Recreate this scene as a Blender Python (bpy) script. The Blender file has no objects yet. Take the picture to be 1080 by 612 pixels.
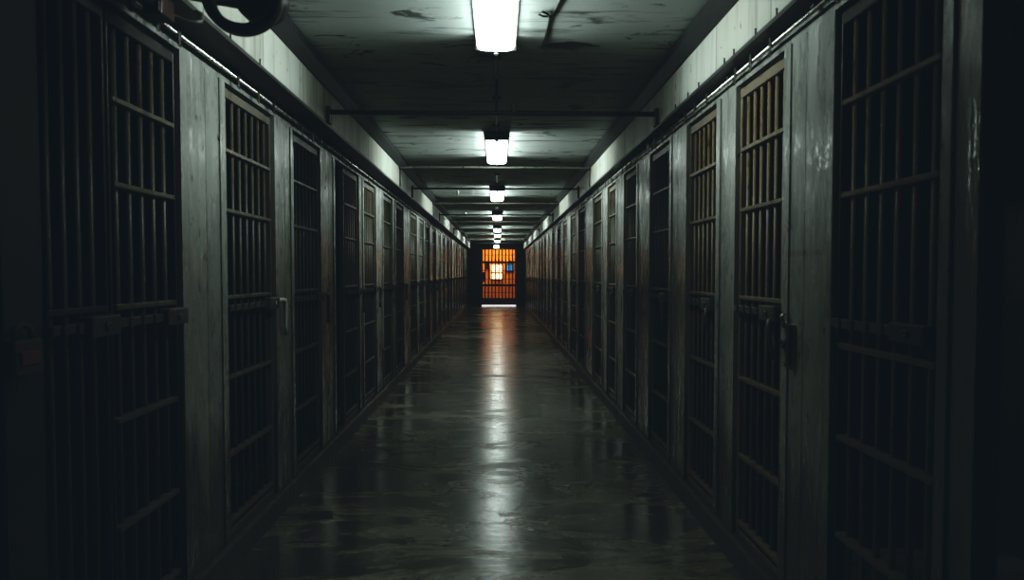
import bpy, bmesh, math, random
from mathutils import Vector, Matrix, Euler
random.seed(7)
scene = bpy.context.scene
COL = scene.collection
PI = math.pi

# ------------------------------------------------------------------ sizes
XL, XR = -1.37, 1.235          # cell fronts
BL, BR = -1.21, 1.15           # upper bands (stand in front of the cell fronts)
ZC = 2.92                      # ceiling
ZB = 2.54                      # underside of the upper bands
ZK = 0.14                      # kerb
ZD = 2.44                      # door head
YN, YE = -1.6, 26.6            # near / far end
TH = 0.06
LX = -0.01

# ------------------------------------------------------------------ mesh helpers
def box(bm, x0, x1, y0, y1, z0, z1, bev=0.0):
    x0, x1 = min(x0, x1), max(x0, x1); y0, y1 = min(y0, y1), max(y0, y1); z0, z1 = min(z0, z1), max(z0, z1)
    vs = [bm.verts.new(p) for p in ((x0,y0,z0),(x1,y0,z0),(x1,y1,z0),(x0,y1,z0),(x0,y0,z1),(x1,y0,z1),(x1,y1,z1),(x0,y1,z1))]
    fs = [bm.faces.new([vs[i] for i in f]) for f in ((3,2,1,0),(4,5,6,7),(0,1,5,4),(1,2,6,5),(2,3,7,6),(3,0,4,7))]
    if bev > 0:
        es = list({e for f in fs for e in f.edges})
        bmesh.ops.bevel(bm, geom=es, offset=bev, segments=2, affect='EDGES', profile=0.5)
    return bm

def tube(bm, pts, r, n=8, caps=True):
    pts = [Vector(p) for p in pts]
    rings = []
    prev = None
    for i, p in enumerate(pts):
        if i == 0: t = pts[1] - p
        elif i == len(pts) - 1: t = p - pts[i-1]
        else: t = (pts[i+1] - p).normalized() + (p - pts[i-1]).normalized()
        t.normalize()
        if prev is None:
            a = Vector((0,0,1)) if abs(t.z) < .9 else Vector((0,1,0))
            u = t.cross(a).normalized()
        else:
            u = (prev - t * prev.dot(t)).normalized()
        prev = u
        v = t.cross(u)
        rr = r[i] if isinstance(r, (list, tuple)) else r
        rings.append([bm.verts.new(p + (u*math.cos(2*PI*k/n) + v*math.sin(2*PI*k/n))*rr) for k in range(n)])
    for a, b in zip(rings, rings[1:]):
        for k in range(n):
            f = bm.faces.new([a[k], a[(k+1)%n], b[(k+1)%n], b[k]]); f.smooth = n > 6
    if caps:
        bm.faces.new(list(reversed(rings[0]))); bm.faces.new(rings[-1])
    return bm

def prism(bm, prof, y0, y1):
    """profile of (x, z) points swept along y"""
    a = [bm.verts.new((x, y0, z)) for x, z in prof]
    b = [bm.verts.new((x, y1, z)) for x, z in prof]
    n = len(prof)
    for i in range(n):
        bm.faces.new([a[i], a[(i+1)%n], b[(i+1)%n], b[i]])
    bm.faces.new(list(reversed(a))); bm.faces.new(b)
    return bm

def lathe(bm, prof, c, axis='Y', n=40, closed=True):
    """profile of (radius, along) swept round an axis through c"""
    rows = []
    for k in range(n):
        t = 2*PI*k/n
        row = []
        for r, h in prof:
            if axis == 'Y': p = (c[0]+r*math.cos(t), c[1]+h, c[2]+r*math.sin(t))
            elif axis == 'X': p = (c[0]+h, c[1]+r*math.cos(t), c[2]+r*math.sin(t))
            else: p = (c[0]+r*math.cos(t), c[1]+r*math.sin(t), c[2]+h)
            row.append(bm.verts.new(p))
        rows.append(row)
    m = len(prof)
    for k in range(n):
        a, b = rows[k], rows[(k+1)%n]
        for i in range(m if closed else m-1):
            f = bm.faces.new([a[i], a[(i+1)%m], b[(i+1)%m], b[i]]); f.smooth = True
    return bm

def mesh(name, bm, mat):
    bmesh.ops.remove_doubles(bm, verts=bm.verts, dist=1e-6)
    bmesh.ops.recalc_face_normals(bm, faces=bm.faces)
    me = bpy.data.meshes.new(name); bm.to_mesh(me); bm.free()
    if mat: me.materials.append(mat)
    return me

def obj(name, bm, mat, parent=None, loc=(0,0,0)):
    me = bm if isinstance(bm, bpy.types.Mesh) else mesh(name, bm, mat)
    o = bpy.data.objects.new(name, me); COL.objects.link(o); o.location = loc
    if parent: o.parent = parent
    return o

def tag(o, label=None, cat=None, group=None, kind=None):
    if label: o['label'] = label
    if cat: o['category'] = cat
    if group: o['group'] = group
    if kind: o['kind'] = kind
    return o

def empty(name, loc, label, cat, group=None):
    o = bpy.data.objects.new(name, None); COL.objects.link(o); o.location = loc
    o.empty_display_size = .1
    return tag(o, label, cat, group)

def struct(name, bm, mat):
    return tag(obj(name, bm, mat), kind='structure')

B = bmesh.new

# ------------------------------------------------------------------ materials
class NT:
    def __init__(s, name):
        s.m = bpy.data.materials.new(name); s.m.use_nodes = True
        s.t = s.m.node_tree; s.b = s.t.nodes['Principled BSDF']
    def n(s, typ, **kw):
        x = s.t.nodes.new(typ)
        for k, v in kw.items():
            if k in x.inputs: x.inputs[k].default_value = v
            else: setattr(x, k, v)
        return x
    def l(s, a, b): s.t.links.new(a, b)
    def pos(s, scale=(1,1,1), space='world'):
        if space == 'world': out = s.n('ShaderNodeNewGeometry').outputs['Position']
        else: out = s.n('ShaderNodeTexCoord').outputs['Object']
        mp = s.n('ShaderNodeMapping'); mp.inputs['Scale'].default_value = scale
        s.l(out, mp.inputs['Vector']); return mp.outputs['Vector']
    def noise(s, scale=(1,1,1), detail=4, rough=.55, space='world', dist=0.0):
        x = s.n('ShaderNodeTexNoise'); x.inputs['Scale'].default_value = 1; x.inputs['Detail'].default_value = detail
        x.inputs['Roughness'].default_value = rough; x.inputs['Distortion'].default_value = dist
        s.l(s.pos(scale, space), x.inputs['Vector']); return x.outputs['Fac']
    def ramp(s, fac, stops):
        r = s.n('ShaderNodeValToRGB'); e = r.color_ramp.elements
        while len(e) < len(stops): e.new(.5)
        for i, (p, c) in enumerate(stops):
            e[i].position = p
            e[i].color = (c, c, c, 1) if isinstance(c, (int, float)) else (*c, 1)
        s.l(fac, r.inputs['Fac']); return r.outputs['Color']
    def mix(s, a, b, fac, mode='MIX'):
        x = s.n('ShaderNodeMix', data_type='RGBA', blend_type=mode)
        for sock, v in ((x.inputs['Factor'], fac), (x.inputs[6], a), (x.inputs[7], b)):
            if isinstance(v, bpy.types.NodeSocket): s.l(v, sock)
            elif isinstance(v, tuple): sock.default_value = (*v, 1) if len(v) == 3 else v
            else: sock.default_value = v
        return x.outputs[2]
    def bump(s, h, strength=.3, dist=.01, prev=None):
        x = s.n('ShaderNodeBump'); x.inputs['Strength'].default_value = strength; x.inputs['Distance'].default_value = dist
        s.l(h, x.inputs['Height'])
        if prev is not None: s.l(prev, x.inputs['Normal'])
        return x.outputs['Normal']
    def done(s, col=None, rough=None, nrm=None, metal=0.0, spec=None):
        for k, v in (('Base Color', col), ('Roughness', rough), ('Normal', nrm), ('Metallic', metal), ('Specular IOR Level', spec)):
            if v is None: continue
            if isinstance(v, bpy.types.NodeSocket): s.l(v, s.b.inputs[k])
            elif isinstance(v, tuple): s.b.inputs[k].default_value = (*v, 1)
            else: s.b.inputs[k].default_value = v
        return s.m

def wall_paint(name, c0, c1, rough=(.22,.5), coat=1.0):
    s = NT(name)
    big = s.noise((1.2,1.2,.5), 3)
    streak = s.noise((9,9,.55), 5, .65)
    col = s.mix(c0, c1, s.ramp(big, [(.35,0),(.65,1)]))
    col = s.mix(col, tuple(v*.72 for v in c0), s.ramp(streak, [(.54,0),(.74,.8)]))
    chips = s.noise((26,26,11), 6, .6)
    col = s.mix(col, (.018,.014,.012), s.ramp(chips, [(.645,0),(.675,1)]))
    # grime creeping up from the floor
    g = s.n('ShaderNodeSeparateXYZ'); s.l(s.n('ShaderNodeNewGeometry').outputs['Position'], g.inputs[0])
    # an old brown tape mark on the near right-hand panel
    def near(sock, mid, half):
        a = s.n('ShaderNodeMath', operation='COMPARE'); s.l(sock, a.inputs[0]); a.inputs[1].default_value = mid; a.inputs[2].default_value = half
        return a.outputs[0]
    mk = s.n('ShaderNodeMath', operation='MULTIPLY'); s.l(near(g.outputs['Y'], 2.34, .14), mk.inputs[0]); s.l(near(g.outputs['Z'], 1.58, .012), mk.inputs[1])
    mk2 = s.n('ShaderNodeMath', operation='MULTIPLY'); s.l(mk.outputs[0], mk2.inputs[0]); s.l(near(g.outputs['X'], 1.23, .05), mk2.inputs[1])
    mk3 = s.n('ShaderNodeMath', operation='MULTIPLY'); s.l(mk2.outputs[0], mk3.inputs[0]); s.l(s.ramp(streak, [(.3,.1),(.6,.6)]), mk3.inputs[1])
    col = s.mix(col, (.11,.085,.05), mk3.outputs[0])
    ad = s.n('ShaderNodeMath', operation='MULTIPLY_ADD'); s.l(streak, ad.inputs[0]); ad.inputs[1].default_value = -1.0; s.l(g.outputs['Z'], ad.inputs[2])
    col = s.mix(col, (.02,.02,.018), s.ramp(ad.outputs[0], [(.0,.9),(.30,0)]))
    rg = s.ramp(s.noise((14,14,1.6), 5, .7), [(.35,rough[0]),(.65,rough[1])])
    nb = s.bump(s.noise((7,7,2.2), 3), .35, .012)
    nb = s.bump(s.noise((60,60,22), 4), .14, .002, nb)
    m = s.done(col, rg, nb, 0, .5)
    s.b.inputs['Coat Weight'].default_value = coat; s.b.inputs['Coat IOR'].default_value = 1.6
    s.l(s.ramp(s.noise((11,11,2.4), 6, .72), [(.40,.10),(.56,.42)]), s.b.inputs['Coat Roughness'])
    s.l(s.bump(s.noise((7,7,1.3), 5, .62), .8, .036), s.b.inputs['Coat Normal'])
    return m

M = {}
M['panel'] = wall_paint('aged_grey_green_paint', (.20,.218,.208), (.25,.262,.245))
M['kerb'] = wall_paint('kerb_paint', (.13,.14,.12), (.19,.19,.16), (.35,.65), .12)

s = NT('upper_band_paint')
pos = s.n('ShaderNodeNewGeometry').outputs['Position']
br = s.n('ShaderNodeTexBrick'); br.inputs['Scale'].default_value = 1; br.offset = 0
br.inputs['Color1'].default_value = (.41,.435,.40,1); br.inputs['Color2'].default_value = (.29,.28,.235,1); br.inputs['Mortar'].default_value = (.07,.07,.06,1)
br.inputs['Brick Width'].default_value = .62; br.inputs['Row Height'].default_value = 5; br.inputs['Mortar Size'].default_value = .004; br.inputs['Bias'].default_value = -.2
sp = s.n('ShaderNodeSeparateXYZ'); cb = s.n('ShaderNodeCombineXYZ'); s.l(pos, sp.inputs[0]); s.l(sp.outputs['Y'], cb.inputs['X']); s.l(sp.outputs['Z'], cb.inputs['Y']); s.l(cb.outputs[0], br.inputs['Vector'])
col = s.mix(br.outputs['Color'], (.10,.10,.08), s.ramp(s.noise((10,10,.6), 5, .65), [(.5,0),(.75,.75)]))
col = s.mix(col, (.03,.028,.025), s.ramp(s.noise((30,30,14), 5), [(.68,0),(.72,1)]))
M['band'] = s.done(col, s.ramp(s.noise((5,5,2),4), [(.3,.35),(.7,.6)]), s.bump(s.noise((8,8,3),4), .25, .01), 0, .4)

s = NT('cornice_paint')
M['cornice'] = s.done(s.ramp(s.noise((6,2,6),4), [(.3,(.012,.014,.0145)),(.7,(.022,.025,.025))]), .5, s.bump(s.noise((20,6,20),3),.2,.005), 0, .25)
s = NT('flange_shade_paint')
M['flange'] = s.done(s.ramp(s.noise((6,3,6),4), [(.3,(.018,.02,.022)),(.7,(.035,.037,.037))]), .5, s.bump(s.noise((20,6,20),3),.2,.005))  # near-black colour paints in the shadow under the overhanging bands

s = NT('stained_ceiling_paint')
base = s.ramp(s.noise((.7,1.6,1), 4), [(.3,(.41,.46,.45)),(.7,(.53,.58,.56))])
st = s.noise((1.1,9,1), 6, .62, dist=.4)
col = s.mix(base, (.05,.055,.055), s.ramp(st, [(.54,0),(.66,.9)]))
pat = s.noise((2.6,5.5,1), 6, .6, dist=1.2)
col = s.mix(col, (.03,.032,.032), s.ramp(pat, [(.60,0),(.66,.9)]))
M['ceiling'] = s.done(col, .5, s.bump(s.noise((4,16,1),5), .35, .01), 0, .3)

s = NT('wet_worn_concrete')
big = s.noise((1.3,1.5,1), 6, .6, dist=.6)
wet = s.noise((1.0,3.2,1), 8, .66, dist=1.0)
fine = s.noise((22,26,1), 6, .65)
col = s.ramp(big, [(.3,(.10,.10,.088)),(.55,(.18,.172,.14)),(.75,(.27,.235,.175))])
col = s.mix(col, (.035,.036,.033), s.ramp(wet, [(.48,0),(.56,.88)]))
col = s.mix(col, (.20,.20,.18), s.ramp(fine, [(.70,0),(.78,.35)]))
# expansion joints across the corridor
wv = s.n('ShaderNodeTexBrick'); wv.offset = 0
wv.inputs['Color1'].default_value = (0,0,0,1); wv.inputs['Color2'].default_value = (0,0,0,1); wv.inputs['Mortar'].default_value = (1,1,1,1)
wv.inputs['Scale'].default_value = 1; wv.inputs['Brick Width'].default_value = 40; wv.inputs['Row Height'].default_value = 1.83; wv.inputs['Mortar Size'].default_value = .005
mpj = s.n('ShaderNodeMapping'); mpj.inputs['Location'].default_value = (20,.4,0); s.l(s.n('ShaderNodeNewGeometry').outputs['Position'], mpj.inputs['Vector']); s.l(mpj.outputs['Vector'], wv.inputs['Vector'])
col = s.mix(col, (.012,.012,.012), wv.outputs['Color'])
rw = s.ramp(wet, [(.38,.42),(.47,.22),(.56,.13)])
rg = s.mix(rw, s.ramp(fine, [(.3,.0),(.75,.6)]), .22)
nb = s.bump(s.noise((3.0,11,1), 4), .30, .014)
nb = s.bump(s.noise((24,44,1), 4), .22, .004, nb)
M['floor'] = s.done(col, rg, nb, 0, .5)
s.l(s.ramp(wet, [(.42,.10),(.51,1.0)]), s.b.inputs['Coat Weight'])
s.b.inputs['Coat IOR'].default_value = 1.8
s.l(s.ramp(fine, [(.3,.15),(.7,.27)]), s.b.inputs['Coat Roughness'])
s.l(s.bump(s.noise((20,30,1), 4), .22, .008, s.bump(s.noise((3.5,7,1), 3), .20, .016)), s.b.inputs['Coat Normal'])

def metal_paint(name, c0, c1, rust, r0=.32, r1=.55, amt=(.55,.68), metallic=0.0):
    s = NT(name)
    col = s.mix(c0, c1, s.noise((5,5,3), 4, .6, 'world'))
    col = s.mix(col, rust, s.ramp(s.noise((22,22,9), 5, .65), [(amt[0],0),(amt[1],1)]))
    return s.done(col, s.ramp(s.noise((30,30,10),4), [(.3,r0),(.7,r1)]), s.bump(s.noise((70,70,40),4), .3, .002), metallic, .5)
M['bar'] = metal_paint('worn_bar_steel', (.065,.060,.048), (.10,.088,.066), (.055,.034,.022))
M['bar_right'] = metal_paint('rusty_bar_steel', (.15,.12,.08), (.21,.165,.10), (.09,.045,.022))
M['frame_right'] = metal_paint('rusty_frame_steel', (.12,.105,.08), (.17,.145,.10), (.07,.04,.022))
M['frame'] = metal_paint('worn_frame_steel', (.09,.09,.075), (.14,.13,.10), (.06,.035,.02))
M['lock'] = metal_paint('lock_steel', (.06,.062,.06), (.10,.10,.095), (.05,.03,.02))
M['bright'] = metal_paint('bright_worn_steel', (.45,.46,.44), (.62,.62,.58), (.12,.10,.08), .2, .4, (.56,.66), .8)
M['pale'] = metal_paint('pale_worn_enamel', (.62,.62,.58), (.72,.72,.66), (.3,.27,.22), .25, .4, (.6,.7))
M['black'] = metal_paint('black_steel', (.018,.019,.021), (.03,.03,.032), (.03,.02,.015))
M['conduit'] = metal_paint('grey_conduit', (.42,.43,.41), (.52,.53,.50), (.07,.06,.05), .3, .5)
M['housing'] = metal_paint('lamp_housing_enamel', (.08,.085,.085), (.12,.125,.12), (.05,.045,.04))
M['rust_box'] = metal_paint('brown_red_enamel', (.07,.034,.024), (.09,.042,.03), (.05,.025,.02))
M['tag'] = metal_paint('orange_tag', (.30,.11,.035), (.34,.13,.04), (.2,.08,.03))
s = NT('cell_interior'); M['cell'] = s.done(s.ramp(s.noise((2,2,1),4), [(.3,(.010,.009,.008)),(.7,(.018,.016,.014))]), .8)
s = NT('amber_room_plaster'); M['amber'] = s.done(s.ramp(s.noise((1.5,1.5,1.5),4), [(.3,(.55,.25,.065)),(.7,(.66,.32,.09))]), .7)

def emit(name, col, base, side=0.0, power=2.0, up=1.0):
    s = NT(name); t = s.t; t.nodes.remove(s.b)
    e = s.n('ShaderNodeEmission'); e.inputs['Color'].default_value = (*col, 1)
    if side:
        # luminaire spread: strong out of the flanks, weak along the tube and straight down
        def mth(op, a, b=None, c=None):
            x = s.n('ShaderNodeMath', operation=op)
            for k, v in enumerate((a, b, c)):
                if v is None: continue
                if isinstance(v, bpy.types.NodeSocket): s.l(v, x.inputs[k])
                else: x.inputs[k].default_value = v
            return x.outputs[0]
        sp = s.n('ShaderNodeSeparateXYZ'); s.l(s.n('ShaderNodeNewGeometry').outputs['Incoming'], sp.inputs[0])
        y, z = sp.outputs['Y'], sp.outputs['Z']
        across = mth('POWER', mth('SUBTRACT', 1.0, mth('MULTIPLY', y, y)), power)
        def mrange(v, a, b, c, d):
            mr = s.n('ShaderNodeMapRange', interpolation_type='SMOOTHSTEP'); s.l(v, mr.inputs['Value'])
            for k, q in (('From Min',a),('From Max',b),('To Min',c),('To Max',d)): mr.inputs[k].default_value = q
            return mr.outputs[0]
        flank = mth('MULTIPLY', mth('MULTIPLY', across, mrange(z, -.8, 0, .17, 1.0)), mrange(z, .03, .42, 1.0, up))
        axial = mrange(mth('ABSOLUTE', y), .72, .88, .06, 1.0)
        s.l(mth('MULTIPLY_ADD', flank, side, mth('MULTIPLY', axial, base)), e.inputs['Strength'])
    else: e.inputs['Strength'].default_value = base
    s.l(e.outputs[0], t.nodes['Material Output'].inputs['Surface'])
    return s.m
M['lens'] = emit('glowing_lens', (.86,1.0,.93), 7.5, 88.0, 7.5, .32)
M['lens_far'] = emit('brighter_glowing_lens', (.86,1.0,.93), 8.5, 125.0, 7.5, .36)
M['bulkhead'] = emit('glowing_bulkhead', (.9,1.0,.97), 2.5)
M['window_glow'] = emit('glowing_window', (1.0,.76,.42), 3.6)
M['screen'] = emit('blue_screen', (.08,.38,.75), .8)
M['strip'] = emit('white_strip', (.9,.95,1.0), .85)  # light on the gate threshold, painted as emission
M['amber_lamp'] = emit('amber_lamp', (1.0,.53,.19), 50.0)

# ------------------------------------------------------------------ the setting
L_DOORS = [(1.80,2.123),(2.126,2.574),(2.993,3.64),(3.975,4.568),(4.98,5.82),(6.04,6.63),(7.063,7.667),(7.917,8.55),(9.25,9.957),(10.29,10.9),(11.2,11.85),(12.4,13.05),
           (13.55,14.2),(14.6,15.25),(15.85,16.5),(16.95,17.6),(18.2,18.85),(19.3,19.95),(20.5,21.15),(21.6,22.25),(22.8,23.45),(23.9,24.55),(25.1,25.75)]
R_DOORS = [(1.608,2.133),(2.51,3.02),(3.29,3.812),(4.198,4.73),(5.2,5.703),(6.1,6.568),(6.939,7.568),(8.286,8.937),(9.244,9.889),(10.38,11.1),(11.5,12.1),(12.7,13.3),
           (13.8,14.4),(14.9,15.5),(16,16.6),(17.1,17.7),(18.2,18.8),(19.3,19.9),(20.4,21),(21.5,22.1),(22.6,23.2),(23.7,24.3),(24.8,25.4)]

bm = B(); box(bm, -3.1, 3.0, YN-.2, 30.2, -.15, 0); struct('floor', bm, M['floor'])
bm = B(); box(bm, -3.1, 3.0, YN-.2, 30.2, ZC, ZC+.15); struct('ceiling', bm, M['ceiling'])

def cell_front(side, X, doors, extra=()):
    sg = 1 if side == 'left' else -1            # towards the corridor
    back = X - sg*TH
    bm = B()
    opens = sorted(list(doors) + list(extra))
    y = YN
    solids = []
    for a, b in opens:
        solids.append((y, a)); y = b
    solids.append((y, YE))
    e = .0
    for a, b in solids:
        if b - a < .004: continue
        box(bm, X, back, a, b, 0, ZD+.02)
        # sheet seam and jamb posts standing a little proud
        w = b - a
        if w < .06:
            box(bm, X, X+sg*.012, a+.002, b-.002, ZK, ZD)
        else:
            pw = min(.055, w*.28)
            box(bm, X, X+sg*.010, a, a+pw, ZK, ZD+.018)
            box(bm, X, X+sg*.010, b-pw, b, ZK, ZD+.018)
            if w > .3:
                m = a + pw + (w-2*pw)*.56
                box(bm, X, X+sg*.004, a+pw+.004, m-.002, ZK, ZD+.018)
                box(bm, X, X+sg*.004, m+.002, b-pw-.004, ZK, ZD+.018)
    for a, b in opens:
        box(bm, X, back, a, b, 0, ZK-.004)
    box(bm, X, back, YN, YE, ZD+.02, ZB+.02)
    struct('wall_' + side, bm, M['panel'])
    # kerb
    bm = B()
    prism(bm, [(X, 0), (X+sg*.03, 0), (X+sg*.03, ZK-.025), (X+sg*.014, ZK-.008), (X, ZK-.008)], YN, YE)
    struct('baseboard_' + side, bm, M['kerb'])
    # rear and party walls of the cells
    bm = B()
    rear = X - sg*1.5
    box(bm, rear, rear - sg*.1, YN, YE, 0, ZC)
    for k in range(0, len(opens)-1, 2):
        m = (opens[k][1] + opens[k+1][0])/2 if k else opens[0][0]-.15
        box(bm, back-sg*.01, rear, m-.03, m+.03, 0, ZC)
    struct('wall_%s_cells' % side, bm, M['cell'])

cell_front('left', XL, L_DOORS, [(.9,1.798)])  # extra opening added so the near left end falls black
bm = B(); box(bm, XL-.002, XL-.058, 1.66, 1.796, ZK-.002, ZD+.018); struct('trim_5', bm, M['flange'])  # jamb coloured dark to paint in the darkness near the camera
cell_front('right', XR, R_DOORS, [(1.0,1.475)])

# upper bands, flanges and cornices
bm = B(); box(bm, BL, XL-TH, YN, YE, ZB+.02, ZC); struct('wall_upper_left', bm, M['band'])
bm = B(); box(bm, BR, XR+TH, YN, YE, ZB+.02, ZC); struct('wall_upper_right', bm, M['band'])
bm = B(); box(bm, BL+.006, XL+.0, YN, YE, ZB-.0, ZB+.02); struct('trim_1', bm, M['flange'])
bm = B(); box(bm, BR-.006, XR-.0, YN, YE, ZB-.0, ZB+.02); struct('trim_2', bm, M['flange'])
bm = B(); prism(bm, [(BL,2.80),(BL+.012,2.80),(BL+.055,2.87),(BL+.055,ZC),(BL,ZC)], YN, YE); struct('trim_3', bm, M['cornice'])
bm = B(); prism(bm, [(BR,2.80),(BR-.012,2.80),(BR-.055,2.87),(BR-.055,ZC),(BR,ZC)], YN, YE); struct('trim_4', bm, M['cornice'])
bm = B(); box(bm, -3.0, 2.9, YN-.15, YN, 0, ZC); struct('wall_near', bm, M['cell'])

# end wall with the gate opening, and the room beyond
GX0, GX1, GZ = -.735, .83, 2.62
bm = B()
box(bm, -3.0, GX0, YE, YE+.18, 0, ZC); box(bm, GX1, 2.9, YE, YE+.18, 0, ZC); box(bm, GX0, GX1, YE, YE+.18, GZ, ZC)
struct('wall_far', bm, M['black'])
bm = B()
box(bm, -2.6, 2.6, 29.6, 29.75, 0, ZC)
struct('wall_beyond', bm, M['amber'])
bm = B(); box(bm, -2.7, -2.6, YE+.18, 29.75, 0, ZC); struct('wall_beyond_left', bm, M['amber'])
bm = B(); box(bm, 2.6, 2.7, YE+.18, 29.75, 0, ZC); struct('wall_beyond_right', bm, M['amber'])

# glowing window of the room beyond (x -.33..0.19)
t = tag(bpy.data.objects.new('window_1', None), kind='structure'); COL.objects.link(t); t.location = (-.06, 29.6, 1.2)
bm = B(); box(bm, -.28, .28, -.015, 0, 0, .70); obj('pane', bm, M['window_glow'], t)
bm = B()
for x in (-.30, -.16, -.015, .125, .28): box(bm, x, x+.022, -.05, 0, -.02, .72)
for z in (-.02, .13, .27, .33, .50, .70): box(bm, -.28, .28, -.05, 0, z, z+.02)
box(bm, -.28, .28, -.045, 0, .28, .34)
obj('window_frame', bm, M['amber'], t)

# ------------------------------------------------------------------ ordinals for labels
ORD = ['first','second','third','fourth','fifth','sixth','seventh','eighth','ninth','tenth','eleventh','twelfth','thirteenth']
def nth(i, n):
    return (ORD[i], 'from the camera') if i < 12 else (ORD[n-1-i], 'from the far gate')

# ------------------------------------------------------------------ cell doors
BARL = mesh('bar', tube(B(), [(0,0,.02),(0,0,ZD-ZK-.03)], .0105, 8), M['bar'])
BARR = mesh('bar', tube(B(), [(0,0,.02),(0,0,ZD-ZK-.03)], .0105, 8), M['bar_right'])
cache = {}
def cached(key, fn):
    if key not in cache: cache[key] = fn()
    return cache[key]
CROSS_Z = [.07, .42, .82, 1.235, 1.68, 1.985]
def cell_door(side, y0, y1, label, detail, group=None, dark=0, warm=False):
    barm = BARR if warm else BARL
    frm_m = M['black'] if dark else M['frame'] if side == 'left' else M['frame_right']  # nearest doors: black frames paint in the darkness near the camera
    crs_m = M['black'] if dark == 1 else M['frame'] if side == 'left' else M['frame_right']  # nearest left door: crossbars blacked out for the same darkness
    X = XL if side == 'left' else XR
    sg = 1 if side == 'left' else -1
    w = round(y1 - y0 - .012, 3); hw = w/2
    H = ZD - ZK
    r = empty('cell_gate', (X - sg*.03, (y0+y1)/2, ZK), label, 'door', group)
    def fr():
        bm = B()
        sw = .010 if dark else .024
        for s_ in (-1, 1): box(bm, -.02, .02, s_*hw, s_*(hw-sw), 0, H-.002, .004)
        box(bm, -.02, .02, -hw+.009, hw-.009, 0, .03, .003); box(bm, -.022, .022, -hw+.009, hw-.009, H-.05, H-.002, .004)
        return mesh('frame', bm, frm_m)
    obj('frame', cached(('f', w, side, dark), fr), None, r)
    nb = max(4, round((w-.048)/.08))
    inner = w - .048
    for k in range(nb):
        y = -inner/2 + inner*(k+.5)/nb
        obj('bar', barm, None, r, (0, y, 0))
    def cr():
        bm = B(); box(bm, -.018, .018, -hw+.02, hw-.02, -.010, .010, .003); return mesh('crossbar', bm, crs_m)
    low = dark == 2 and side == 'right'          # the nearest right-hand door has its rail under the lock bar
    zs = [.07, .40, .76, 1.095, 1.64, 1.97] if low else CROSS_Z if dark != 1 else (CROSS_Z[0], CROSS_Z[3])
    for z in zs:
        obj('crossbar', cached(('c', w, side, dark), cr), None, r, (sg*.008, 0, z))
    # lock bar with its case and keeper; on the far jamb on the left, on the near jamb on the right
    e = 1 if side == 'left' else -1
    def lb():
        bm = B(); box(bm, -.012, .012, -hw+.01, hw-.01, -.016, .016, .004)
        for k in range(nb):
            y = -inner/2 + inner*(k+.5)/nb
            box(bm, .012*sg, .02*sg, y-.009, y+.009, -.017, .017)
        return mesh('lock_bar', bm, M['lock'])
    obj('lock_bar', cached(('l', w, side), lb), None, r, (sg*.036, 0, 1.18))
    def lc():
        bm = B(); box(bm, -.02, .026, -.075, .075, -.035, .035, .006)
        return mesh('lock_case', bm, M['lock'])
    case = obj('lock_case', cached(('k',), lc), None, r, (sg*.045, e*(hw-.085), 1.18))
    if low: case.data = cached('kb', lambda: mesh('lock_case', box(B(), -.02, .026, -.075, .075, -.03, .03, .006), M['black']))
    if detail:
        bm = B(); lathe(bm, [(0,0),(.014,0),(.014,.008),(.005,.008),(.005,.004),(0,.004)], (0,0,0), 'X', 16, False)
        if sg < 0: bmesh.ops.scale(bm, vec=(-1,1,1), verts=bm.verts)
        obj('keyhole', bm, M['bright'] if detail == 2 else M['lock'], case, (sg*.026 if sg > 0 else -.02, 0, 0))
    def hd():
        bm = B()
        yb = e*(hw-.03)
        tube(bm, [(sg*.055, yb, 1.19), (sg*.07, yb+e*.05, 1.195), (sg*.072, yb+e*.085, 1.19), (sg*.072, yb+e*.105, 1.165), (sg*.07, yb+e*.112, 1.12), (sg*.066, yb+e*.122, 1.04), (sg*.064, yb+e*.13, .97)],
             [.013,.014,.015,.014,.012,.010,.014], 10)
        return mesh('handle', bm, M['pale'] if detail == 2 else M['lock'])
    if dark:
        pass
    elif side == 'left' and detail:
        obj('handle', cached(('h', w, detail), hd), None, r)
    elif detail or side == 'right':
        def h2():
            bm = B(); tube(bm, [(-.04, -hw+.05, 1.16), (-.075, -hw+.03, 1.15), (-.08, -hw+.03, 1.10), (-.05, -hw+.035, .98)], [.012,.012,.011,.009], 8)
            return mesh('handle', bm, M['lock'])
        obj('handle', cached(('h2', w), h2), None, r)
    else:
        obj('handle', cached(('h', w, 1), hd), None, r)
    return r

nL, nR = len(L_DOORS), len(R_DOORS)
for i, (a, b) in enumerate(L_DOORS):
    o, frm = nth(i, nL)
    lab = 'barred steel cell door on the left wall, %s %s' % (o, frm)
    if i == 0: lab = 'narrow dark barred cell door at left edge of frame, nearest on the left wall'
    if i == 1: lab = 'dark barred cell door beside the wide pale panel, second from camera on left wall'
    if i == 2: lab = 'barred cell door with bright curved handle, third from camera on left wall'
    if i == 4:
        lab = 'partly open barred cell door with dark gap beside it, fifth on left wall'
        a = 5.30
    cell_door('left', a, b, lab, 2 if i == 2 else 1 if i < 9 else 0, group='barred cell doors along the left wall', dark=1 if i == 0 else 2 if i == 1 else 0)
for i, (a, b) in enumerate(R_DOORS):
    o, frm = nth(i, nR)
    lab = 'barred steel cell door on the right wall, %s %s' % (o, frm)
    if i == 0: lab = 'dark barred cell door at right edge of frame, nearest on the right wall'
    if i == 1: lab = 'rust-brown barred cell door beside the lock plate, second from camera on right wall'
    cell_door('right', a, b, lab, 1 if i < 9 else 0, group='barred cell doors along the right wall', dark=2 if i == 0 else 0, warm=i < 3)

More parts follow.
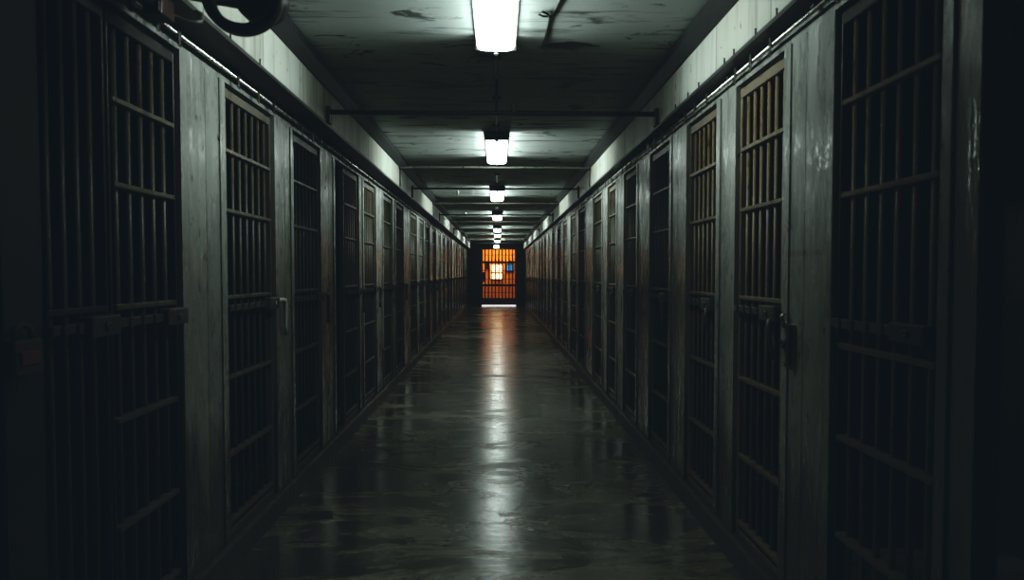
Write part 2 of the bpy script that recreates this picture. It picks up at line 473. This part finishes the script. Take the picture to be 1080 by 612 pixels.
# overhead tracks the doors hang from
for side, X, sg in (('left', XL, 1), ('right', XR, -1)):
    t = empty('door_track', (X, YN, 2.5), 'long bright steel door track above the cell doors on the %s wall' % side, 'rail', 'overhead door tracks')
    bm = B(); tube(bm, [(sg*.03,0,0),(sg*.03,YE-YN,0)], .009, 12); obj('rail', bm, M['bright'], t)
    def bk():
        bm = B(); box(bm, 0, sg*.036, -.012, .012, .010, .04, .002); return mesh('bracket', bm, M['black'])
    me = bk()
    y = 2.25
    while y < 26:
        obj('bracket', me, None, t, (0, y-YN, 0)); y += .83
    # hangers that carry the doors
    bm = B(); box(bm, sg*.041, sg*.046, -.010, .010, -.055, .035, .0015); box(bm, sg*.012, sg*.046, -.008, .008, .009, .016, .0015)
    hm = mesh('hanger', bm, M['black'])
    for a, b in (L_DOORS if side == 'left' else R_DOORS):
        for q in (.13, .52, .87):
            obj('hanger', hm, None, t, (0, a+(b-a)*q-YN, 0))

# little studs along the flange on the right and left
def stud_row(side, X, ys):
    for j, y in enumerate(ys):
        bm = B(); tube(bm, [(0,0,0),(0,0,.022),(0,0,.026)], [.004,.004,.007], 8)
        o = obj('stud', bm, M['black'], None, (X, y, ZB+.02))
        tag(o, 'small dark bolt on the ledge of %s upper wall, %s from the camera' % (side, ORD[j]), 'bolt', 'bolts on the upper ledges')
# (ledge is only a few millimetres proud of the band)
stud_row('the right', BR-.003, [2.42, 2.62, 2.86, 2.98, 3.36, 3.55, 3.8])
stud_row('the left', BL+.003, [2.72, 3.05])

# ------------------------------------------------------------------ ceiling lights
LIGHTS = [(2.36,3.59),(5.93,7.22),(9.6,10.95),(13.55,14.9),(17.7,19.1),(20.6,21.9),(24.1,25.5)]
def ceiling_light(y0, y1, label, lens):
    r = empty('ceiling_light', (LX, (y0+y1)/2, ZC), label, 'ceiling light', 'ceiling lights down the corridor')
    h = (y1-y0)/2
    bm = B(); box(bm, -.125, .125, -h+.02, h-.02, -.022, 0, .004)
    obj('housing', bm, M['housing'], r)
    bm = B()
    # wrap-around lens with rounded corners in plan and section
    def ring(z, inset, cx):
        pts = []
        W, Lh, c = .112-inset, h-.03-inset, cx
        for sx, sy in ((1,-1),(1,1),(-1,1),(-1,-1)):
            for k in range(5):
                t = k/4*PI/2
                base = {(1,-1):-PI/2, (1,1):0, (-1,1):PI/2, (-1,-1):PI}[(sx,sy)]
                pts.append(bm.verts.new((sx*(W-c)+c*math.cos(base+t), sy*(Lh-c)+c*math.sin(base+t), z)))
        return pts
    rs = [ring(-.022,0,.04), ring(-.075,0.0,.04), ring(-.093,.008,.036), ring(-.10,.022,.03)]
    for a, b in zip(rs, rs[1:]):
        n = len(a)
        for k in range(n): bm.faces.new([a[k], a[(k+1)%n], b[(k+1)%n], b[k]])
    bm.faces.new(rs[-1])
    obj('lens', bm, lens, r)
    for s_ in (-1, 1):
        bm = B(); box(bm, -.125, .125, s_*h, s_*(h-.028), -.088, 0, .006)
        c = obj('end_cap', bm, M['housing'], r)
        bm = B(); lathe(bm, [(0,-.012),(.012,-.012),(.016,-.004),(.016,.004),(.012,.012),(0,.012)], (0, s_*(h+.004), -.095), 'Y', 16, False)
        obj('latch', bm, M['bright'], c)
    return r
for i, (a, b) in enumerate(LIGHTS):
    ceiling_light(a, b, ['glowing long ceiling light nearest the camera, cut off by the top edge',
        'glowing boxed ceiling light above the first bright cross pipe, second from the camera', 'glowing ceiling light third from the camera down the corridor',
        'glowing ceiling light fourth from the camera down the corridor', 'small glowing ceiling light, third from the far gate',
        'small glowing ceiling light, second from the far gate', 'small glowing ceiling light nearest the far gate'][i], M['lens'] if i == 0 else M['lens_far'])
# bulkhead lamp on the end wall above the gate
r = empty('bulkhead_lamp', (-.06, YE, 2.68), 'small glowing lamp on the dark end wall just above the gate', 'wall lamp')
bm = B(); box(bm, -.14, .14, -.02, 0, -.085, .085, .006); obj('back_plate', bm, M['housing'], r)
bm = B(); box(bm, -.125, .125, -.09, -.02, -.07, .07, .02); obj('lens', bm, M['bulkhead'], r)

# conduit along the ceiling in between lights
for i in range(len(LIGHTS)-1):
    y0, y1 = LIGHTS[i][1], LIGHTS[i+1][0]
    bm = B(); tube(bm, [(0,y0+.002,0),(0,y1-.002,0)], .012, 8)
    o = empty('conduit', (LX, 0, ZC-.0125), 'thin grey conduit on the ceiling between %s and %s ceiling lights' % (ORD[i], ORD[i+1]), 'pipe', 'conduits between ceiling lights')
    obj('pipe', bm, M['conduit'], o)
    for k in (.12, .5, .88):
        y = y0+(y1-y0)*k; bm = B(); box(bm, -.03, .03, y-.01, y+.01, -.016, .0125, .002); obj('clip', bm, M['black'], o)

# bright pipes across the corridor at the far end of each light, with drops on the walls
for i, (y, x0, x1) in enumerate([(7.29,BL,BR),(11.03,BL,BR),(14.98,BL,BR),(19.17,BL,BR),(21.97,BL,BR),(25.57,BL,BR)]):
    r = empty('cross_pipe', (0, y, 2.80), 'thin pale pipe across the ceiling just past the %s light from camera' % ORD[i+1], 'pipe', 'pale cross pipes')
    bm = B(); tube(bm, [(x0+.002,0,0),(x1-.002,0,0)], .013, 10); obj('pipe', bm, M['conduit'], r)
    for x, s_ in ((x0, 1), (x1, -1)):
        bm = B(); tube(bm, [(x+s_*.012,0,-.01),(x+s_*.012,0,-.237)], .007, 8); obj('drop_pipe', bm, M['black'], r)
        bm = B(); lathe(bm, [(0,0),(.028,0),(.028,.012),(.016,.02),(0,.02)], (x, 0, 0), 'X', 16, False)
        if s_ < 0: bmesh.ops.scale(bm, vec=(-1,1,1), verts=bm.verts, space=Matrix.Translation((-x,0,0)))
        obj('flange', bm, M['black'], r)
# darker rods half way between the lights
for i, (y, z) in enumerate([(4.25,2.645),(8.35,2.69),(12.2,2.70),(16.2,2.70)]):
    r = empty('cross_rod', (0, y, z), ['thick dark rod across the corridor beyond the nearest light', 'thin dark rod across the corridor between second and third lights',
        'thin dark rod across the corridor between third and fourth lights', 'thin dark rod across the corridor between fourth and fifth lights'][i], 'rod', 'dark cross rods')
    bm = B(); tube(bm, [(BL+.002,0,0),(BR-.002,0,0)], .017 if i == 0 else .012, 10); obj('rod', bm, M['black'], r)
    for x, s_ in ((BL, 1), (BR, -1)):
        bm = B(); box(bm, x, x+s_*.022, -.035, .035, ZB+.021-z, .035, .004); obj('bracket', bm, M['black'], r)
    if i == 0:
        bm = B(); tube(bm, [(LX,0,.017),(LX,0,ZC-z-.03)], .008, 8); obj('hanger', bm, M['black'], r)
        bm = B(); box(bm, .10, .135, -.015, .015, .0, .07, .003); obj('clamp', bm, M['black'], r)

# sprinkler heads
for i, (x, y) in enumerate([(-.69,10.2),(-.76,13.9),(-.77,16.3)]):
    r = empty('sprinkler_head', (x, y, ZC), 'tiny pale sprinkler head left of the lights, %s from the camera' % ORD[i], 'sprinkler', 'sprinkler heads')
    bm = B(); tube(bm, [(0,0,0),(0,0,-.03),(0,0,-.06)], [.03,.022,.014], 12); obj('body', bm, M['bright'], r)
    bm = B(); lathe(bm, [(0,-.088),(.03,-.088),(.03,-.084),(0,-.084)], (0,0,0), 'Z', 16, False); tube(bm, [(0.012,0,-.06),(.016,0,-.084)], .004, 6); tube(bm, [(-.012,0,-.06),(-.016,0,-.084)], .004, 6)
    obj('deflector', bm, M['bright'], r)

# loose cable on the ceiling right of the nearest light
bm = B()
z = ZC-.0052
tube(bm, [(.335,3.0,z),(.325,3.1,z),(.31,3.2,z),(.295,3.28,z),(.25,3.27,z-.004),(.225,3.24,z-.006),(.24,3.2,z-.008),(.275,3.24,z-.006),(.288,3.3,z),(.29,3.42,z),(.285,3.58,z),(.28,3.75,z)], .0055, 6)
tag(obj('cable', bm, M['black']), 'thin dark looped cable on the ceiling right of the nearest light', 'cable')

# ------------------------------------------------------------------ hose reel, junction box and pipe at top left
HX, HY, HZ = -.864, 2.05, 2.445
r = empty('hose_reel', (HX, HY, HZ), 'dark round reel with open rim and solid drum hanging at top left', 'reel')
bm = B(); lathe(bm, [(.128,-.03),(.136,-.018),(.137,.01),(.130,.022),(.108,.022),(.100,.012),(.100,-.018),(.108,-.03)], (0,0,0), 'Y', 64); obj('rim', bm, M['lock'], r)
DX, DZ = .026, .028
bm = B(); lathe(bm, [(0,.05),(.070,.05),(.084,.058),(.088,.07),(.088,.12),(.08,.13),(0,.13)], (DX,0,DZ), 'Y', 48, False); obj('drum', bm, M['black'], r)
for a in (.5, 2.35, 3.35, 4.9):
    bm = B(); tube(bm, [(math.cos(a)*.112, .012, math.sin(a)*.112), (DX+math.cos(a)*.06, .075, DZ+math.sin(a)*.06)], .006, 8); obj('spoke', bm, M['black'], r)
bm = B(); tube(bm, [(DX,.12,DZ),(DX,.19,DZ),(-.05,.23,.06),(BL-HX+.02,.24,.11)], .016, 10); box(bm, BL-HX+.007, BL-HX+.02, .19, .29, .125, .22, .003)
tube(bm, [(BL-HX+.02,.24,.11),(BL-HX+.015,.24,.17)], .014, 8)
obj('mount', bm, M['black'], r)
r = empty('junction_box', (-1.245, 2.22, 2.54), 'small brown-red box under the upper left ledge beside the round reel', 'box')
bm = B(); box(bm, -.035, .035, -.045, .045, -.105, -.03, .005); obj('case', bm, M['rust_box'], r)
bm = B(); box(bm, -.03, .03, -.051, -.045, -.098, -.037, .002); obj('cover', bm, M['rust_box'], r)
bm = B(); box(bm, -.012, .012, -.02, .02, -.03, 0, .002); obj('bracket', bm, M['black'], r)
bm = B(); tube(bm, [(.0,.045,-.06),(.01,.075,-.06),(.06,.10,-.075),(.09,.13,-.06),(.08,.16,-.02),(.05,.17,-.004)], .008, 8); obj('cable_tail', bm, M['lock'], r)
bm = B(); tube(bm, [(0,-.05,-.065),(0,-.4,-.04),(0,-1.2,-.04)], .018, 10); obj('pipe', bm, M['black'], r)

# ------------------------------------------------------------------ lock plate on the right panel, lock at far left
r = empty('lock_plate', (XR-.0065, 2.44, 1.20), 'dark keyed lock plate on pale panel between the two nearest right doors', 'lock')
bm = B(); box(bm, -.014, 0, -.05, .05, -.085, .085, .003); obj('plate', bm, M['panel'], r)
bm = B(); box(bm, -.03, -.014, -.05, -.025, -.085, .085, .003); obj('keeper', bm, M['black'], r)
bm = B(); lathe(bm, [(0,0),(.018,0),(.018,-.016),(.006,-.016),(.006,-.006),(0,-.006)], (-.014, .008, 0), 'X', 20, False); obj('keyhole', bm, M['black'], r)
bm = B(); tube(bm, [(-.02,.01,.07),(-.03,.01,.12),(-.012,.012,.13)], .008, 8); obj('latch', bm, M['bright'], r)

r = empty('wall_lock', (XL-.0015, 1.70, 1.26), 'dark steel lock with small orange tag at far left edge', 'lock')
bm = B(); box(bm, 0, .04, -.05, .05, -.05, .05, .006); obj('case', bm, M['lock'], r)
bm = B(); tube(bm, [(.02,-.03,.05),(.02,-.03,.08),(.02,0,.095),(.02,.03,.08),(.02,.03,.05)], .007, 8); obj('shackle', bm, M['lock'], r)
bm = B(); box(bm, .04, .046, -.035, .035, -.02, .02, .002); obj('tag', bm, M['tag'], r)

# ------------------------------------------------------------------ end gate
gx, gw = (GX0+GX1)/2, GX1-GX0-.01
r = empty('barred_gate', (gx, YE+.09, 0), 'dark barred gate at the corridor end with orange light behind it', 'gate')
hw = gw/2; top = GZ-.006
bm = B()
for s_ in (-1, 1): box(bm, s_*hw, s_*(hw-.05), -.03, .03, .07, top, .004)
box(bm, -hw+.05, hw-.05, -.03, .03, top-.06, top, .004)
obj('frame', bm, M['black'], r)
bm = B(); box(bm, -hw+.05, hw-.05, -.02, .02, .07, .36, .004); obj('kick_plate', bm, M['black'], r)
GB = mesh('bar', tube(B(), [(0,0,.36),(0,0,top-.06)], .027, 8), M['black'])
for k in range(9):
    obj('bar', GB, None, r, (-hw + gw*(k+1)/10, 0, 0))
def gcb(t_):
    bm = B(); box(bm, -hw+.05, hw-.05, -.022, .022, -t_, t_, .003); return mesh('crossbar', bm, M['black'])
thin, thick = gcb(.011), gcb(.05)
for z, me in ((2.31,thin),(1.985,thick),(1.22,thin),(.94,thick),(.61,thin),(1.60,thin)):
    obj('crossbar', me, None, r, (0,0,z))
bm = B(); box(bm, -hw+.02, -hw+.17, -.06, .05, 1.10, 1.54, .01); obj('lock_case', bm, M['black'], r)
bm = B(); tube(bm, [(-hw+.05,-.06,1.16),(-hw+.05,-.10,1.16),(-hw+.14,-.10,1.16)], .012, 8); obj('handle', bm, M['bright'], r)
# white-lit threshold under the gate, its light painted in as a glowing bar
bm = B(); box(bm, GX0+.01, GX1-.01, YE-.10, YE-.02, 0.001, .05, .004)
tag(obj('lit_threshold', bm, M['strip']), 'white-lit threshold at the foot of the gate, its light painted as glow', 'threshold')
# things in the room beyond
r = empty('wall_monitor', (.62, 29.6, 1.56), 'blue screen in a black frame on the wall behind the gate', 'screen')
bm = B(); box(bm, -.19, .19, -.06, 0, 0, .40, .006); obj('case', bm, M['black'], r)
bm = B(); box(bm, -.16, .02, -.066, -.06, .06, .35); obj('screen', bm, M['screen'], r)
bm = B(); box(bm, .05, .16, -.066, -.06, .06, .35); obj('side_screen', bm, M['screen'], r)
bm = B(); box(bm, -.09, .09, -.05, 0, 0, .30, .006)
tag(obj('notice_board', bm, M['black'], None, (-.51, 29.602, 1.68)), 'small black board on the orange wall left of the glowing window', 'board')
r = empty('ceiling_lamp', (0, 28.75, ZC), 'amber ceiling lamp lighting the room behind the gate', 'ceiling light')
bm = B(); box(bm, -.9, .9, -.12, .12, -.03, 0, .006); obj('housing', bm, M['housing'], r)
bm = B(); box(bm, -.9, .9, -.14, -.12, -.22, 0, .004); obj('shade', bm, M['housing'], r)  # added skirt, hides the lamp and keeps amber spill out of the corridor
bm = B(); box(bm, -.85, .85, -.10, .10, -.07, -.03, .01); obj('lens', bm, M['amber_lamp'], r)

# loose paper-thin floor patches of pale repair mortar
for i, (x, y, w, l, lab) in enumerate([(-1.12,3.62,.22,.16,'pale worn floor patch at the left kerb below the curved handle'),(1.0,3.9,.15,.06,'thin pale floor patch at the foot of the right wall')]):
    bm = B(); vs = []
    n = 14
    for k in range(n):
        t = 2*PI*k/n; rr = 1 + .25*random.uniform(-1,1)
        vs.append(bm.verts.new((x+w*.5*rr*math.cos(t), y+l*.5*rr*math.sin(t), .0012)))
    bm.faces.new(vs)
    tag(obj('floor_patch', bm, M['kerb']), lab, 'patch')

# ------------------------------------------------------------------ camera, world, view
cam = bpy.data.cameras.new('camera'); co = bpy.data.objects.new('camera', cam); COL.objects.link(co)
co.location = (0,0,1.5)
co.rotation_euler = (math.radians(90-1.6625), 0, math.radians(-1.3859))
cam.sensor_width = 36; cam.lens = 620/1080*36; cam.clip_start = .05; cam.clip_end = 100
cam.dof.use_dof = True; cam.dof.focus_distance = 9; cam.dof.aperture_fstop = 2.8
scene.camera = co
w = bpy.data.worlds.new('night'); scene.world = w; w.use_nodes = True
w.node_tree.nodes['Background'].inputs['Color'].default_value = (.02,.03,.04,1)
w.node_tree.nodes['Background'].inputs['Strength'].default_value = .05
vs = scene.view_settings
scene.display_settings.display_device = 'sRGB'
vs.view_transform = 'Standard'; vs.look = 'None'; vs.exposure = 0; vs.gamma = 1
# faded film blacks: lift the darkest tones a touch
vs.use_curve_mapping = True
cm = vs.curve_mapping
cm.use_clip = False
for k, v in enumerate((.0038,.0060,.0078)):
    pts = cm.curves[k].points
    pts[0].location = (0, v); pts[1].location = (1, 1.1)
    for x, y in ((.006,.0046+v*.75),(.012,.0070+v*.5),(.03,.0205+v*.3),(.065,.057),(.19,.208),(.5,.58)): pts.new(x, y)
cm.update()
scene.cycles.use_denoising = True
scene.cycles.max_bounces = 6
scene.cycles.sample_clamp_indirect = 3
